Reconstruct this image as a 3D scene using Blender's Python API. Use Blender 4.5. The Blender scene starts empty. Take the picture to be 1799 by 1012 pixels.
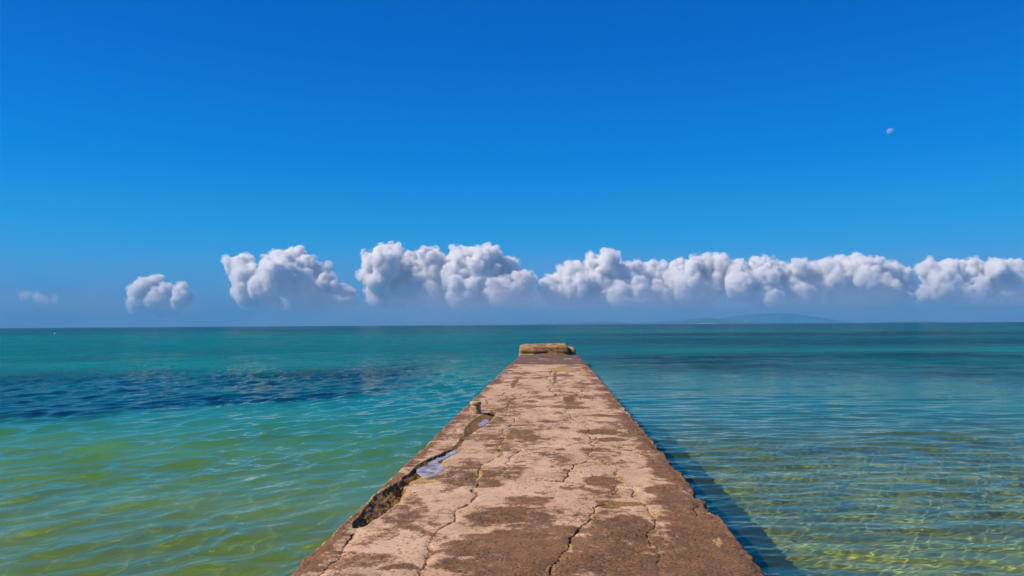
import bpy, bmesh, math, random
import numpy as np
from mathutils import Vector, Matrix

R = math.radians
scn = bpy.context.scene
COL = scn.collection
PI = math.pi

# ------------------------------------------------------------------ camera
F_PX, CX, CY = 1300.0, 899.5, 506.0          # focal length and centre in photo pixels
YAW, PITCH, ROLL = R(3.06), R(2.80), R(0.35)
DECK_Z, CAM_Z = 0.85, 2.55                   # water is z = 0
EARTH = 6.371e6
fwd = Vector((-math.sin(YAW)*math.cos(PITCH), math.cos(YAW)*math.cos(PITCH), math.sin(PITCH)))
r0 = Vector((math.cos(YAW), math.sin(YAW), 0)); u0 = r0.cross(fwd)
rgt = r0*math.cos(ROLL) - u0*math.sin(ROLL)
upv = u0*math.cos(ROLL) + r0*math.sin(ROLL)
cam_d = bpy.data.cameras.new('camera'); cam = bpy.data.objects.new('camera', cam_d); COL.objects.link(cam)
m = Matrix((rgt, upv, -fwd)).transposed().to_4x4(); m.translation = (0, 0, CAM_Z)
cam.matrix_world = m
cam_d.sensor_width = 36; cam_d.lens = 36*F_PX/1799.0
cam_d.clip_start = 0.05; cam_d.clip_end = 400000
scn.camera = cam
scn.render.resolution_x, scn.render.resolution_y = 1024, 576

# ------------------------------------------------------------------ sky, sun, exposure
SUN_AZ, SUN_EL = R(-108), R(44)              # to the left, a little behind the viewer
w = bpy.data.worlds.new("World"); scn.world = w; w.use_nodes = True
nt = w.node_tree; nt.nodes.clear(); N = nt.nodes.new; L = nt.links.new
sky = N('ShaderNodeTexSky'); sky.sky_type = 'NISHITA'; sky.sun_disc = False
sky.sun_elevation = SUN_EL; sky.sun_rotation = SUN_AZ
sky.air_density = 1; sky.dust_density = 0.6; sky.ozone_density = 3
tc = N('ShaderNodeTexCoord'); sp = N('ShaderNodeSeparateXYZ'); L(tc.outputs['Generated'], sp.inputs[0])
asn = N('ShaderNodeMath'); asn.operation = 'ARCSINE'; L(sp.outputs['Z'], asn.inputs[0])
mr = N('ShaderNodeMapRange'); L(asn.outputs[0], mr.inputs[0]); mr.inputs[1].default_value = 0; mr.inputs[2].default_value = R(45)
ramp = N('ShaderNodeValToRGB'); L(mr.outputs[0], ramp.inputs[0])
stops = [(0.0, (.09, .30, .80)), (1.0, (.10, .33, .82)), (4, (.13, .49, .92)), (7, (.055, .57, .98)), (12, (.004, .53, 1.05)),
         (20, (.0, .47, 1.06)), (24, (.0, .46, 1.08)), (45, (.10, .48, 1.20))]
e = ramp.color_ramp.elements
while len(e) < len(stops): e.new(0.5)
for q, (d, c) in zip(e, stops): q.position = d/45.0; q.color = tuple(v/1.3 for v in c) + (1,)
mul = N('ShaderNodeMix'); mul.data_type = 'RGBA'; mul.blend_type = 'MULTIPLY'; mul.inputs[0].default_value = 1
L(sky.outputs[0], mul.inputs[6]); L(ramp.outputs[0], mul.inputs[7])
ramp2 = N('ShaderNodeValToRGB'); L(mr.outputs[0], ramp2.inputs[0])
stops2 = [(0.0, (.055, .195, .345)), (1.0, (.058, .205, .375)), (3, (.055, .250, .540)), (5, (.036, .270, .590)), (7, (.012, .250, .600)), (12, (.0, .172, .570)), (20, (.0, .106, .465)), (24, (.0, .090, .430)), (45, (.01, .060, .22))]
e = ramp2.color_ramp.elements
while len(e) < len(stops2): e.new(0.5)
for q, (d, c) in zip(e, stops2): q.position = d/45.0; q.color = tuple(v/.13 for v in c) + (1,)
bl = N('ShaderNodeMix'); bl.data_type = 'RGBA'; bl.inputs[0].default_value = .68; L(mul.outputs[2], bl.inputs[6]); L(ramp2.outputs[0], bl.inputs[7])
bg = N('ShaderNodeBackground'); bg.inputs[1].default_value = 0.13
out = N('ShaderNodeOutputWorld'); L(bl.outputs[2], bg.inputs[0]); L(bg.outputs[0], out.inputs[0])

sun_d = bpy.data.lights.new('sun', 'SUN'); sun_d.energy = 4.8; sun_d.angle = R(0.53); sun_d.color = (1.0, 0.86, 0.68)
sun = bpy.data.objects.new('sun', sun_d); COL.objects.link(sun)
S = Vector((math.sin(SUN_AZ)*math.cos(SUN_EL), math.cos(SUN_AZ)*math.cos(SUN_EL), math.sin(SUN_EL)))  # towards the sun
sun.rotation_euler = S.to_track_quat('Z', 'Y').to_euler()
sun.location = S*50
sun_d.cycles.is_caustics_light = True

vs = scn.view_settings
vs.view_transform = 'Standard'; vs.look = 'None'; vs.exposure = 0.4; vs.gamma = 1; vs.use_curve_mapping = False
cy = scn.cycles
cy.use_denoising = True; cy.denoiser = 'OPENIMAGEDENOISE'; cy.denoising_prefilter = 'ACCURATE'; cy.denoising_input_passes = 'RGB_ALBEDO_NORMAL'
cy.max_bounces = 16; cy.volume_bounces = 11; cy.transparent_max_bounces = 16; cy.transmission_bounces = 8
cy.diffuse_bounces = 3; cy.glossy_bounces = 3
cy.sample_clamp_indirect = 6; cy.sample_clamp_direct = 0
cy.caustics_refractive = True; cy.caustics_reflective = False

# ------------------------------------------------------------------ helpers
def ray(px, py):
    return (fwd*F_PX + rgt*(px-CX) + upv*(CY-py)).normalized()
def on_plane(px, py, z):
    """where the line of sight through a photo pixel meets the level z"""
    d = ray(px, py); t = (z-CAM_Z)/d.z
    return d.x*t, d.y*t
def at_depth(px, py, Y):
    d = ray(px, py); t = Y/d.y
    return Vector((d.x*t, Y, CAM_Z+d.z*t))

def _hash(ix, iy, iz, seed):
    h = (ix.astype(np.int64)*374761393 + iy.astype(np.int64)*668265263 + iz.astype(np.int64)*2147483647 + seed*1274126177) & 0xFFFFFFFF
    h = ((h ^ (h >> 13))*1274126177) & 0xFFFFFFFF
    h = ((h ^ (h >> 15))*2246822519) & 0xFFFFFFFF
    return h ^ (h >> 16)
def perlin2(x, y, seed=0):
    x = np.asarray(x, float); y = np.asarray(y, float)
    ix = np.floor(x); iy = np.floor(y); fx = x-ix; fy = y-iy
    ux = fx*fx*fx*(fx*(fx*6-15)+10); uy = fy*fy*fy*(fy*(fy*6-15)+10)
    z = np.zeros_like(ix)
    def g(a, b):
        an = _hash(ix+a, iy+b, z, seed)/4294967296.0*2*PI
        return np.cos(an)*(fx-a) + np.sin(an)*(fy-b)
    n0 = g(0, 0)*(1-ux) + g(1, 0)*ux; n1 = g(0, 1)*(1-ux) + g(1, 1)*ux
    return (n0*(1-uy) + n1*uy)*1.5
def value3(x, y, z, seed=0):
    ix = np.floor(x); iy = np.floor(y); iz = np.floor(z); fx = x-ix; fy = y-iy; fz = z-iz
    ux = fx*fx*(3-2*fx); uy = fy*fy*(3-2*fy); uz = fz*fz*(3-2*fz)
    def g(a, b, c): return _hash(ix+a, iy+b, iz+c, seed)/4294967296.0*2-1
    c00 = g(0,0,0)*(1-ux)+g(1,0,0)*ux; c10 = g(0,1,0)*(1-ux)+g(1,1,0)*ux
    c01 = g(0,0,1)*(1-ux)+g(1,0,1)*ux; c11 = g(0,1,1)*(1-ux)+g(1,1,1)*ux
    return (c00*(1-uy)+c10*uy)*(1-uz) + (c01*(1-uy)+c11*uy)*uz
def fbm2(x, y, octv=4, seed=0, gain=0.5):
    s = 0; a = 1.0; f = 1.0; tot = 0
    for i in range(octv):
        s = s + a*perlin2(x*f, y*f, seed+i*17); tot += a; a *= gain; f *= 2.03
    return s/tot
def sstep(a, b, x):
    t = np.clip((x-a)/(b-a), 0, 1); return t*t*(3-2*t)

def link(name, me, mat=None, parent=None):
    o = bpy.data.objects.new(name, me); COL.objects.link(o)
    if mat: me.materials.append(mat)
    if parent: o.parent = parent
    return o
def tag(o, label=None, cat=None, group=None, kind=None):
    if label: o['label'] = label
    if cat: o['category'] = cat
    if group: o['group'] = group
    if kind: o['kind'] = kind
    return o
def grid_mesh(name, P, smooth=True, wrap=False):
    """P: rows x cols x 3"""
    nr, nc = P.shape[:2]
    me = bpy.data.meshes.new(name)
    idx = np.arange(nr*nc).reshape(nr, nc)
    if wrap: idx = np.concatenate([idx, idx[:, :1]], axis=1)
    q = np.stack([idx[:-1, :-1], idx[:-1, 1:], idx[1:, 1:], idx[1:, :-1]], -1).reshape(-1, 4)
    me.vertices.add(nr*nc); me.vertices.foreach_set('co', P.reshape(-1).astype(np.float32))
    me.loops.add(q.size); me.loops.foreach_set('vertex_index', q.reshape(-1).astype(np.int32))
    me.polygons.add(len(q)); me.polygons.foreach_set('loop_start', (np.arange(len(q))*4).astype(np.int32))
    me.polygons.foreach_set('use_smooth', np.full(len(q), smooth))
    me.update(calc_edges=True); me.validate()
    return me
def color_attr(me, name, rgb):
    a = me.attributes.new(name, 'FLOAT_COLOR', 'POINT')
    c = np.ones((len(me.vertices), 4), np.float32); c[:, :3] = rgb.reshape(-1, 3)
    a.data.foreach_set('color', c.reshape(-1))
def from_bm(name, bm, mat, parent=None, smooth=False):
    me = bpy.data.meshes.new(name); bm.to_mesh(me); bm.free()
    if smooth: me.polygons.foreach_set('use_smooth', np.full(len(me.polygons), True))
    return link(name, me, mat, parent)

class NT:
    """small helper to wire material nodes"""
    def __init__(s, name):
        s.mat = bpy.data.materials.new(name); s.mat.use_nodes = True
        s.t = s.mat.node_tree; s.t.nodes.clear(); s.out = s.t.nodes.new('ShaderNodeOutputMaterial')
    def n(s, t, **k):
        x = s.t.nodes.new(t)
        for a, b in k.items(): setattr(x, a, b)
        return x
    def l(s, a, b): s.t.links.new(a, b)
    def put(s, sock, v):
        if hasattr(v, 'is_output') or hasattr(v, 'links'): s.l(v, sock)
        else: sock.default_value = v
    def noise(s, vec, scale, detail=4, rough=.55, dist=0):
        x = s.n('ShaderNodeTexNoise'); x.inputs['Scale'].default_value = scale; x.inputs['Detail'].default_value = detail
        x.inputs['Roughness'].default_value = rough; x.inputs['Distortion'].default_value = dist
        if vec is not None: s.l(vec, x.inputs['Vector'])
        return x.outputs[0]
    def math(s, op, a, b=0.0, clamp=False):
        x = s.n('ShaderNodeMath', operation=op, use_clamp=clamp); s.put(x.inputs[0], a); s.put(x.inputs[1], b); return x.outputs[0]
    def mapr(s, v, a, b, c=0., d=1., smooth=True):
        x = s.n('ShaderNodeMapRange'); x.interpolation_type = 'SMOOTHSTEP' if smooth else 'LINEAR'
        s.put(x.inputs[0], v)
        for i, q in enumerate((a, b, c, d)): x.inputs[i+1].default_value = q
        return x.outputs[0]
    def mix(s, f, a, b, blend='MIX'):
        x = s.n('ShaderNodeMix', data_type='RGBA', blend_type=blend)
        s.put(x.inputs[0], f)
        for k, v in ((6, a), (7, b)):
            if isinstance(v, tuple): v = v + (1,) if len(v) == 3 else v
            s.put(x.inputs[k], v)
        return x.outputs[2]
    def attr(s, name):
        x = s.n('ShaderNodeAttribute'); x.attribute_name = name; return x
    def sep(s, c):
        x = s.n('ShaderNodeSeparateColor'); s.l(c, x.inputs[0]); return x.outputs
    def bump(s, h, strength, dist):
        x = s.n('ShaderNodeBump'); x.inputs['Strength'].default_value = strength; x.inputs['Distance'].default_value = dist
        s.l(h, x.inputs['Height']); return x.outputs[0]
    def pos(s): return s.n('ShaderNodeNewGeometry').outputs['Position']
    def mapping(s, v, scale=(1,1,1), rot=(0,0,0)):
        x = s.n('ShaderNodeMapping'); s.l(v, x.inputs[0]); x.inputs['Scale'].default_value = scale; x.inputs['Rotation'].default_value = rot
        return x.outputs[0]

# ------------------------------------------------------------------ materials
def concrete_material():
    k = NT('weathered_concrete'); P = k.pos()
    A = k.sep(k.attr('wear').outputs['Color']); B = k.sep(k.attr('damp').outputs['Color'])
    n1 = k.noise(P, 1.1, 6, .6); n2 = k.noise(P, 9, 6, .65); n3 = k.noise(P, 55, 4, .7); n4 = k.noise(P, 160, 3, .7); ns = k.noise(k.mapping(P, (6, 6.5, 6)), 1.0, 10, .70, .3)
    c = k.mix(k.mapr(n1, .35, .65), (.455, .285, .180), (.560, .372, .248))
    c = k.mix(k.math('MULTIPLY', k.mapr(n2, .45, .72), .45), c, (.33, .205, .125))
    c = k.mix(k.math('MULTIPLY', k.mapr(n3, .56, .70), .55), c, (.25, .145, .085))
    c = k.mix(k.math('MULTIPLY', k.mapr(n4, .58, .72), .4), c, (.66, .48, .34))
    n5 = k.noise(P, 2.6, 9, .68, .5)
    c = k.mix(k.math('MULTIPLY', k.mapr(n5, .47, .66), .62), c, (.30, .205, .140))
    c = k.mix(k.math('MULTIPLY', k.mapr(k.noise(P, 3.7, 8, .66), .56, .70), .5), c, (.56, .43, .335))
    # dark brown crust, broken up by fine grain
    dark = k.mix(k.mapr(n3, .38, .62), k.mix(k.mapr(n1, .42, .6), (.035, .018, .008), (.090, .043, .017)), k.mix(k.mapr(n2, .4, .6), (.15, .070, .030), (.27, .124, .050)))
    g = k.math('ADD', A[0], k.math('MULTIPLY', k.math('SUBTRACT', ns, .5), 2.3))
    g = k.math('ADD', g, k.math('MULTIPLY', k.math('SUBTRACT', n3, .5), 1.3))
    sm = k.math('MULTIPLY', k.mapr(g, .24, .56), k.mapr(A[0], .04, .22))
    c = k.mix(k.math('MULTIPLY', sm, .93), c, dark)
    # ochre lichen and rubble
    och = k.mix(k.mapr(n3, .35, .65), (.18, .095, .022), (.52, .33, .13))
    g = k.math('ADD', A[2], k.math('MULTIPLY', k.math('SUBTRACT', n3, .5), 1.6))
    c = k.mix(k.mapr(g, .35, .6), c, och)
    # algae
    alg = k.mix(k.mapr(n3, .35, .65), (.070, .037, .011), (.34, .19, .062))
    g = k.math('ADD', A[1], k.math('MULTIPLY', k.math('SUBTRACT', n3, .5), .9))
    c = k.mix(k.mapr(g, .35, .6), c, alg)
    # dirt in the cracks
    c = k.mix(k.math('MULTIPLY', B[1], .92), c, (.018, .010, .006))
    wet = B[0]
    c = k.mix(wet, c, k.mix(.62, c, (.03, .018, .012)))
    b = k.n('ShaderNodeBsdfPrincipled'); k.l(c, b.inputs['Base Color'])
    k.l(k.mapr(wet, 0, 1, .9, .45, False), b.inputs['Roughness'])
    b.inputs['Specular IOR Level'].default_value = .3
    h = k.math('ADD', k.math('MULTIPLY', n3, .6), k.math('MULTIPLY', n4, .4)); h = k.math('ADD', h, k.math('MULTIPLY', n2, 1.2))
    k.l(k.bump(h, .5, .012), b.inputs['Normal'])
    k.l(b.outputs[0], k.out.inputs[0]); return k.mat
M_CONC = concrete_material()

def simple_material(name, a, b, scale=5, rough=.85, bump=.3, dist=.01):
    k = NT(name); P = k.pos(); n = k.noise(P, scale, 6, .6)
    c = k.mix(k.mapr(n, .35, .65), a, b)
    p = k.n('ShaderNodeBsdfPrincipled'); k.l(c, p.inputs['Base Color']); p.inputs['Roughness'].default_value = rough
    if bump: k.l(k.bump(k.noise(P, scale*4, 5, .65), bump, dist), p.inputs['Normal'])
    k.l(p.outputs[0], k.out.inputs[0]); return k.mat

# ------------------------------------------------------------------ the pier
XL, XR = -1.815, 1.470
Y0, Y_STEP1, Y_STEP2, Y_END = -6.0, on_plane(958, 640, DECK_Z)[1], on_plane(958, 630.5, DECK_Z)[1], 42.3
DP = lambda px, py: on_plane(px, py, DECK_Z)

def rough_line(pts, depth, amp, rng):
    """subdivide a crack's course so that it wanders like broken concrete"""
    for _ in range(depth):
        o = [pts[0]]
        for a, b in zip(pts[:-1], pts[1:]):
            dx, dy = b[0]-a[0], b[1]-a[1]; t = rng.uniform(.35, .65); s = rng.gauss(0, amp)
            o += [(a[0]+dx*t-dy*s, a[1]+dy*t+dx*s), b]
        pts = o
    return pts
def seg_dist(X, Y, pts):
    D = np.full(X.shape, 1e9)
    for (ax, ay), (bx, by) in zip(pts[:-1], pts[1:]):
        dx, dy = bx-ax, by-ay; l2 = dx*dx+dy*dy+1e-12
        t = np.clip(((X-ax)*dx+(Y-ay)*dy)/l2, 0, 1)
        D = np.minimum(D, np.hypot(X-ax-t*dx, Y-ay-t*dy))
    return D

rows = [Y0]
while rows[-1] < Y_END:
    y = rows[-1]
    rows.append(y + (0.12 if y < 3.2 else min(max(y*y/(F_PX*0.57*1.7)*0.42, 0.007), 0.085)))
ys = np.array(rows); ys[-1] = Y_END
us = np.linspace(0, 1, 400)
edge_l = lambda y: XL + 0.022*fbm2(y*1.3, y*0+3.1, 5, 11, .65) + 0.030*fbm2(y*5.0, y*0+7.7, 4, 12, .7) - 0.03*sstep(.35, .55, fbm2(y*.8, y*0+1.3, 3, 13))
edge_r = lambda y: XR - 0.026*fbm2(y*1.1, y*0+5.1, 5, 21, .65) - 0.036*fbm2(y*4.4, y*0+9.7, 4, 22, .7) - 0.05*sstep(.22, .5, fbm2(y*.9, y*0+2.3, 3, 23))
eL, eR = edge_l(ys), edge_r(ys)
X = eL[:, None] + (eR-eL)[:, None]*us[None, :]
Y = np.repeat(ys[:, None], len(us), 1)
Zd = 0.010*fbm2(X*.7, Y*.5, 3, 31) + 0.004*fbm2(X*3, Y*3, 4, 32) + 0.0022*fbm2(X*16, Y*16, 3, 33)
stain = np.zeros_like(X); moss = np.zeros_like(X); ochre = np.zeros_like(X); wet = np.zeros_like(X); crack = np.zeros_like(X)
wx = X + .10*fbm2(X*2.2, Y*1.5, 4, 41); wy = Y + .22*fbm2(X*2.2+9, Y*1.5+4, 4, 42)
rng = random.Random(5)

def near(pts, pad):
    p = np.array(pts); return ((X > p[:,0].min()-pad) & (X < p[:,0].max()+pad) & (Y > p[:,1].min()-pad) & (Y < p[:,1].max()+pad))
def cut_crack(px_pts, width=.011, depth=.045, lip=0.0, amp=.055, sub=5):
    global Zd
    base = [DP(*p) for p in px_pts]
    pts = rough_line(base, sub, amp, rng)
    msk = near(pts, .2); x, y = X[msk], Y[msk]
    d = seg_dist(x, y, pts)
    wv = width*(.12+.60*np.abs(fbm2(x*4, y*4, 3, 51)))
    wv = np.maximum(wv, y*0.00026)                    # a crack is never thinner than the mesh that carries it
    f = (1-sstep(wv*.5, wv*1.35, d))*np.clip(.85+1.3*fbm2(x*2.6, y*1.3, 3, 53), .3, 1)
    Zd[msk] -= depth*f
    Zd[msk] -= .007*np.exp(-(d/.035)**2)
    crack[msk] = np.maximum(crack[msk], f)
    if lip:
        ochre[msk] = np.maximum(ochre[msk], lip*(1-sstep(.01, .065, d))*sstep(-.1, .35, fbm2(x*2.3, y*2.3, 3, 52))*(1-f))
    stain[msk] = np.maximum(stain[msk], .42*(1-sstep(.0, .05, d)))

C = cut_crack
C([(560,1011),(580,990),(600,975),(606,958),(628,932)], .016, .05, .5)
C([(740,1011),(748,990),(755,975),(752,960),(770,930),(800,905),(822,885),(838,868),(841,852),(833,843)], .014, .05, .1)
C([(836,842),(840,826),(846,815),(868,804),(884,795),(880,778),(888,768),(893,750)], .012, .04, .9)
C([(893,832),(889,812),(894,803),(906,796),(915,788)], .012, .04, .5)
C([(893,750),(905,738),(890,722),(896,706),(905,698),(930,690)], .012, .04, .9)
C([(969,1011),(973,990),(984,978),(999,962),(1004,942),(1019,926),(1036,914),(1045,899),(1043,890),(1063,884)], .024, .07, .6)
C([(1075,872),(1084,862),(1086,857),(1111,858),(1113,866),(1112,872)], .022, .06, .7)
C([(1084,862),(1080,853),(1062,850)], .014, .05, .3)
C([(1145,960),(1150,925),(1149,908),(1138,893),(1132,885)], .014, .04, .7)
C([(1160,1008),(1157,985),(1158,972)], .012, .03)
C([(990,845),(998,836),(1005,824),(1022,814),(1046,808),(1041,790),(1036,778),(1050,768)], .017, .05, .2)
C([(1046,808),(1070,816),(1086,826),(1097,848)], .014, .04, .7)
C([(1036,778),(1030,760),(1028,748)], .013, .04)
C([(1020,742),(1005,735),(1000,728),(1030,724),(1060,722)], .014, .04, .8)
C([(985,700),(975,690),(977,672),(972,660),(975,650)], .03, .05, .4)
C([(1000,706),(1020,700),(1012,690)], .02, .04, .8)
C([(1225,905),(1218,893),(1228,882)], .015, .04)
C([(840,712),(856,706),(872,698),(890,688)], .014, .04, .1)
C([(1150,812),(1135,800),(1120,795)], .014, .03, .2)
C([(700,852),(760,846),(832,843),(893,838),(990,846),(1062,850),(1110,853),(1200,857),(1222,860)], .010, .03, .9, .02)
C([(840,690),(880,688),(940,685)], .012, .03, .5, .02)
C([(965,686),(1000,687),(1040,688)], .012, .03, .5, .02)
C([(1060,884),(1140,900),(1190,905)], .009, .02, .7, .03)
C([(800,752),(790,764)], .01, .03, .3)

# pits and popped aggregate
pn = perlin2(X*26, Y*26, 55) + .5*perlin2(X*55, Y*48, 56); pl = fbm2(X*1.3, Y*.9, 3, 57)
pit = sstep(.50, .72, pn+.5*pl)*(Y < 20)
Zd -= .008*pit; crack = np.maximum(crack, .55*pit)
Zd += .0009*perlin2(X*40, Y*40, 58)*(Y < 14)

# eroded channels along the left side: a broken slope that falls away from the kerb slab
def channel(pts_px, depth):
    """pts: (px, py, half width in photo pixels)"""
    global Zd
    P = np.array([DP(a, b) for a, b, c in pts_px]); Wd = np.array([c*DP(a, b)[1]/F_PX for a, b, c in pts_px])
    msk = near(P, .5); x, y = X[msk], Y[msk]
    x = x + .034*fbm2(x*5, y*3, 4, 61) + .022*fbm2(x*19, y*13, 3, 65); y = y + .09*fbm2(x*4+3, y*3, 4, 62) + .05*fbm2(x*15, y*13, 3, 66)
    best = np.full(x.shape, 1e9); side = np.zeros_like(x); wl = np.ones_like(x)
    for i in range(len(P)-1):
        a, b = P[i], P[i+1]; d = b-a; l = np.hypot(*d)
        t = np.clip(((x-a[0])*d[0]+(y-a[1])*d[1])/(l*l), 0, 1)
        dd = np.hypot(x-a[0]-t*d[0], y-a[1]-t*d[1])
        sd = ((x-a[0])*d[1]-(y-a[1])*d[0])/l
        up_ = dd < best
        best = np.where(up_, dd, best); side = np.where(up_, np.sign(sd)*dd, side); wl = np.where(up_, Wd[i]*(1-t)+Wd[i+1]*t, wl)
    s = side/wl                                            # -1 kerb side ... +1 walking side
    ins = 1-sstep(.85, 1.12, np.abs(s)+np.where(best > np.abs(side)+1e-6, best/wl, 0)*0)
    ins *= (best < wl*1.15)
    prof = np.clip((s+1)/1.55, 0, 1)**.8
    prof = prof*(1-sstep(.72, 1.0, s))
    lump = .55*fbm2(x*9, y*7, 4, 63) + .2*np.abs(fbm2(x*22, y*18, 3, 64))
    Zd[msk] -= depth*ins*np.clip(prof*(1+lump)+.10, 0, 1.6)
    moss[msk] = np.maximum(moss[msk], ins)
    ochre[msk] = np.maximum(ochre[msk], .62*(sstep(.7, .95, np.abs(s))*(1-sstep(1.0, 1.5, np.abs(s)))))
channel([(628,926,11),(642,912,17),(660,897,19),(676,880,29),(688,866,25),(699,853,14),(714,845,12),(733,833,17),(751,817,18),(772,803,13),(798,790,8)], .10)
channel([(798,790,4),(806,780,5),(814,770,5),(822,762,6)], .02)
channel([(822,762,7),(832,750,15),(846,738,17),(858,729,14),(868,724,5)], .05)

def blob(px, py, rx, ry, amt=1.0, tgt=None, soft=.5):
    tgt = stain if tgt is None else tgt
    cx, cyy = DP(px, py); sx = rx*cyy/F_PX; sy = abs(DP(px, py-ry)[1]-DP(px, py+ry)[1])/2
    msk = (np.abs(X-cx) < sx*2.5+.3) & (np.abs(Y-cyy) < sy*2.5+.6)
    d = np.hypot((wx[msk]-cx)/sx, (wy[msk]-cyy)/sy)
    tgt[msk] = np.maximum(tgt[msk], amt*(1-sstep(1-soft, 1+soft*.6, d)))
# brown crust: hand placed patches
for a in [(1060,845,38,13,1),(880,905,75,22,.75),(900,960,130,32,.8),(1000,985,170,26,.85),(1105,925,42,26,1),(1225,930,70,50,.95),(1200,880,60,20,.75),
          (1250,985,80,30,1),(1110,985,90,28,.9),(820,990,70,18,.75),(985,925,60,14,.65),(930,880,50,10,.65),(865,852,22,5,.7),(1165,862,35,11,.9),(1165,818,28,14,.9),
          (1180,835,30,12,.85),(1055,758,45,5,.8),(1075,772,40,4,.75),(925,769,28,4,.9),(860,783,14,2,.8),(990,752,12,3,.7),(1040,789,28,5,.8),(1120,764,40,5,.85),
          (1135,775,30,4,.75),(965,741,24,2.5,.8),(1060,730,40,2.5,.8),(930,705,16,2.5,.7),(745,758,30,8,.9),(790,734,28,5,.9),(720,790,26,9,.7),(690,836,22,8,.95),
          (820,712,20,3,.8),(868,672,16,4,.9),(905,672,6,10,.8),(905,655,10,2,.8),(1000,702,12,6,.9),(975,662,4,10,.9),(990,660,22,2,.8),(1030,675,20,1.6,.8),
          (1080,742,40,3,.6),(905,746,22,2,.7),(880,730,15,1.5,.5),(1090,700,26,2,.5),(950,640,60,2,.4), (640,985,60,14,.55),(560,1000,30,10,.6),(700,1000,50,8,.7),
          (1010,716,30,3.5,.8),(985,788,10,2,.7),(1012,770,14,2,.6),(940,790,20,2,.5),(860,825,30,3,.5),(955,842,40,3,.5),(790,900,26,6,.4),(760,880,10,2,.5)]:
    blob(*a)
for a in [(1085,883,46,7,1),(1008,708,22,3.5,.75),(875,644,42,3.5,1),(905,692,8,1.5,.5),(1068,889,20,4,.7)]:
    blob(a[0], a[1], a[2], a[3], a[4], moss)
for a in [(735,846,28,6,.6),(985,649,26,4,.85),(1055,879,14,4,.8),(660,930,14,3,.6),(600,963,14,4,.5),(866,716,10,3,.55),(1268,955,8,7,.75),(890,775,14,4,.55),
          (1025,653,5,6,.6),(885,760,12,2.5,.6)]:
    blob(a[0], a[1], a[2], a[3], a[4], ochre)
# general wear: near the viewer, along both edges and along the tide-washed outer end
dl, dr = X-eL[:, None], eR[:, None]-X
lowf = fbm2(X*.55, Y*.33, 4, 71); midf = fbm2(X*1.7, Y*1.0, 5, 72, .6)
stain = np.maximum(stain, np.clip((1-sstep(4.4, 8.8, Y))*(.34+.62*sstep(-1.1, .3, X)) + .75*midf, 0, .95)*(1-sstep(5.8, 9.2, Y)))
stain = np.maximum(stain, np.clip(.30+1.3*midf+.6*lowf, 0, .7)*.85)
stain = np.maximum(stain, np.clip((1-sstep(.12, .62, dr))*(.68+1.0*midf), 0, 1)*.95)
stain = np.maximum(stain, np.clip((1-sstep(.06, .34, dl))*(.66+1.1*midf), 0, 1)*.95)
ochre = np.maximum(ochre, (1-sstep(.02, .20, dr))*np.clip(.30+.9*fbm2(X*3, Y*2.2, 4, 73), 0, 1)*(.6+.4*sstep(8, 14, Y)))
ochre = np.maximum(ochre, (1-sstep(.01, .07, dl))*np.clip(.30+.9*fbm2(X*3, Y*2.6, 4, 74), 0, 1))
# broken arrises
chipR = (1-sstep(.0, .16, dr))*np.clip(fbm2(X*2, Y*1.6, 4, 75)+.15, 0, 1); chipL = (1-sstep(.0, .12, dl))*np.clip(fbm2(X*2, Y*1.8, 4, 76)+.1, 0, 1)
Zd -= .09*chipR + .07*chipL + .030*(1-sstep(0, .035, dr))**2 + .030*(1-sstep(0, .035, dl))**2
Zd += (.016*fbm2(X*14, Y*12, 3, 77))*np.maximum(1-sstep(.02, .2, dr), 1-sstep(.02, .14, dl))
# outer end: two sunken wet bays
yj = .25*fbm2(X*1.2, X*0+4, 3, 78)
s1 = sstep(Y_STEP1-.10, Y_STEP1+.10, Y+yj); s2 = sstep(Y_STEP2-.10, Y_STEP2+.10, Y+yj*.6)
Zd -= .025*s1 + .030*s2
band = np.clip(.5+.9*fbm2(X*.9, Y*.8, 3, 79), 0, 1)
wet = np.maximum(wet, .55*s1*(.4+.6*band) + .30*s2*band)
stain = np.maximum(stain, s1*(.62+.3*midf))
ochre = np.maximum(ochre, (np.abs(Y+yj*.6-Y_STEP2) < .22)*.55)
wet = np.maximum(wet, .5*(moss > .5)*sstep(-.1, .3, midf))
Zd *= sstep(-6.1, -5.5, Y)
Z = DECK_Z + Zd

pier = bpy.data.objects.new('concrete_pier', None); COL.objects.link(pier)
tag(pier, 'long weathered cracked concrete pier running straight out into the turquoise sea', 'pier')
DECK_P = np.stack([X, Y, Z], -1)
dk = grid_mesh('deck', DECK_P)
color_attr(dk, 'wear', np.stack([stain, moss, ochre], -1)); color_attr(dk, 'damp', np.stack([wet, crack, wet*0], -1))
link('deck', dk, M_CONC, pier)

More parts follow.
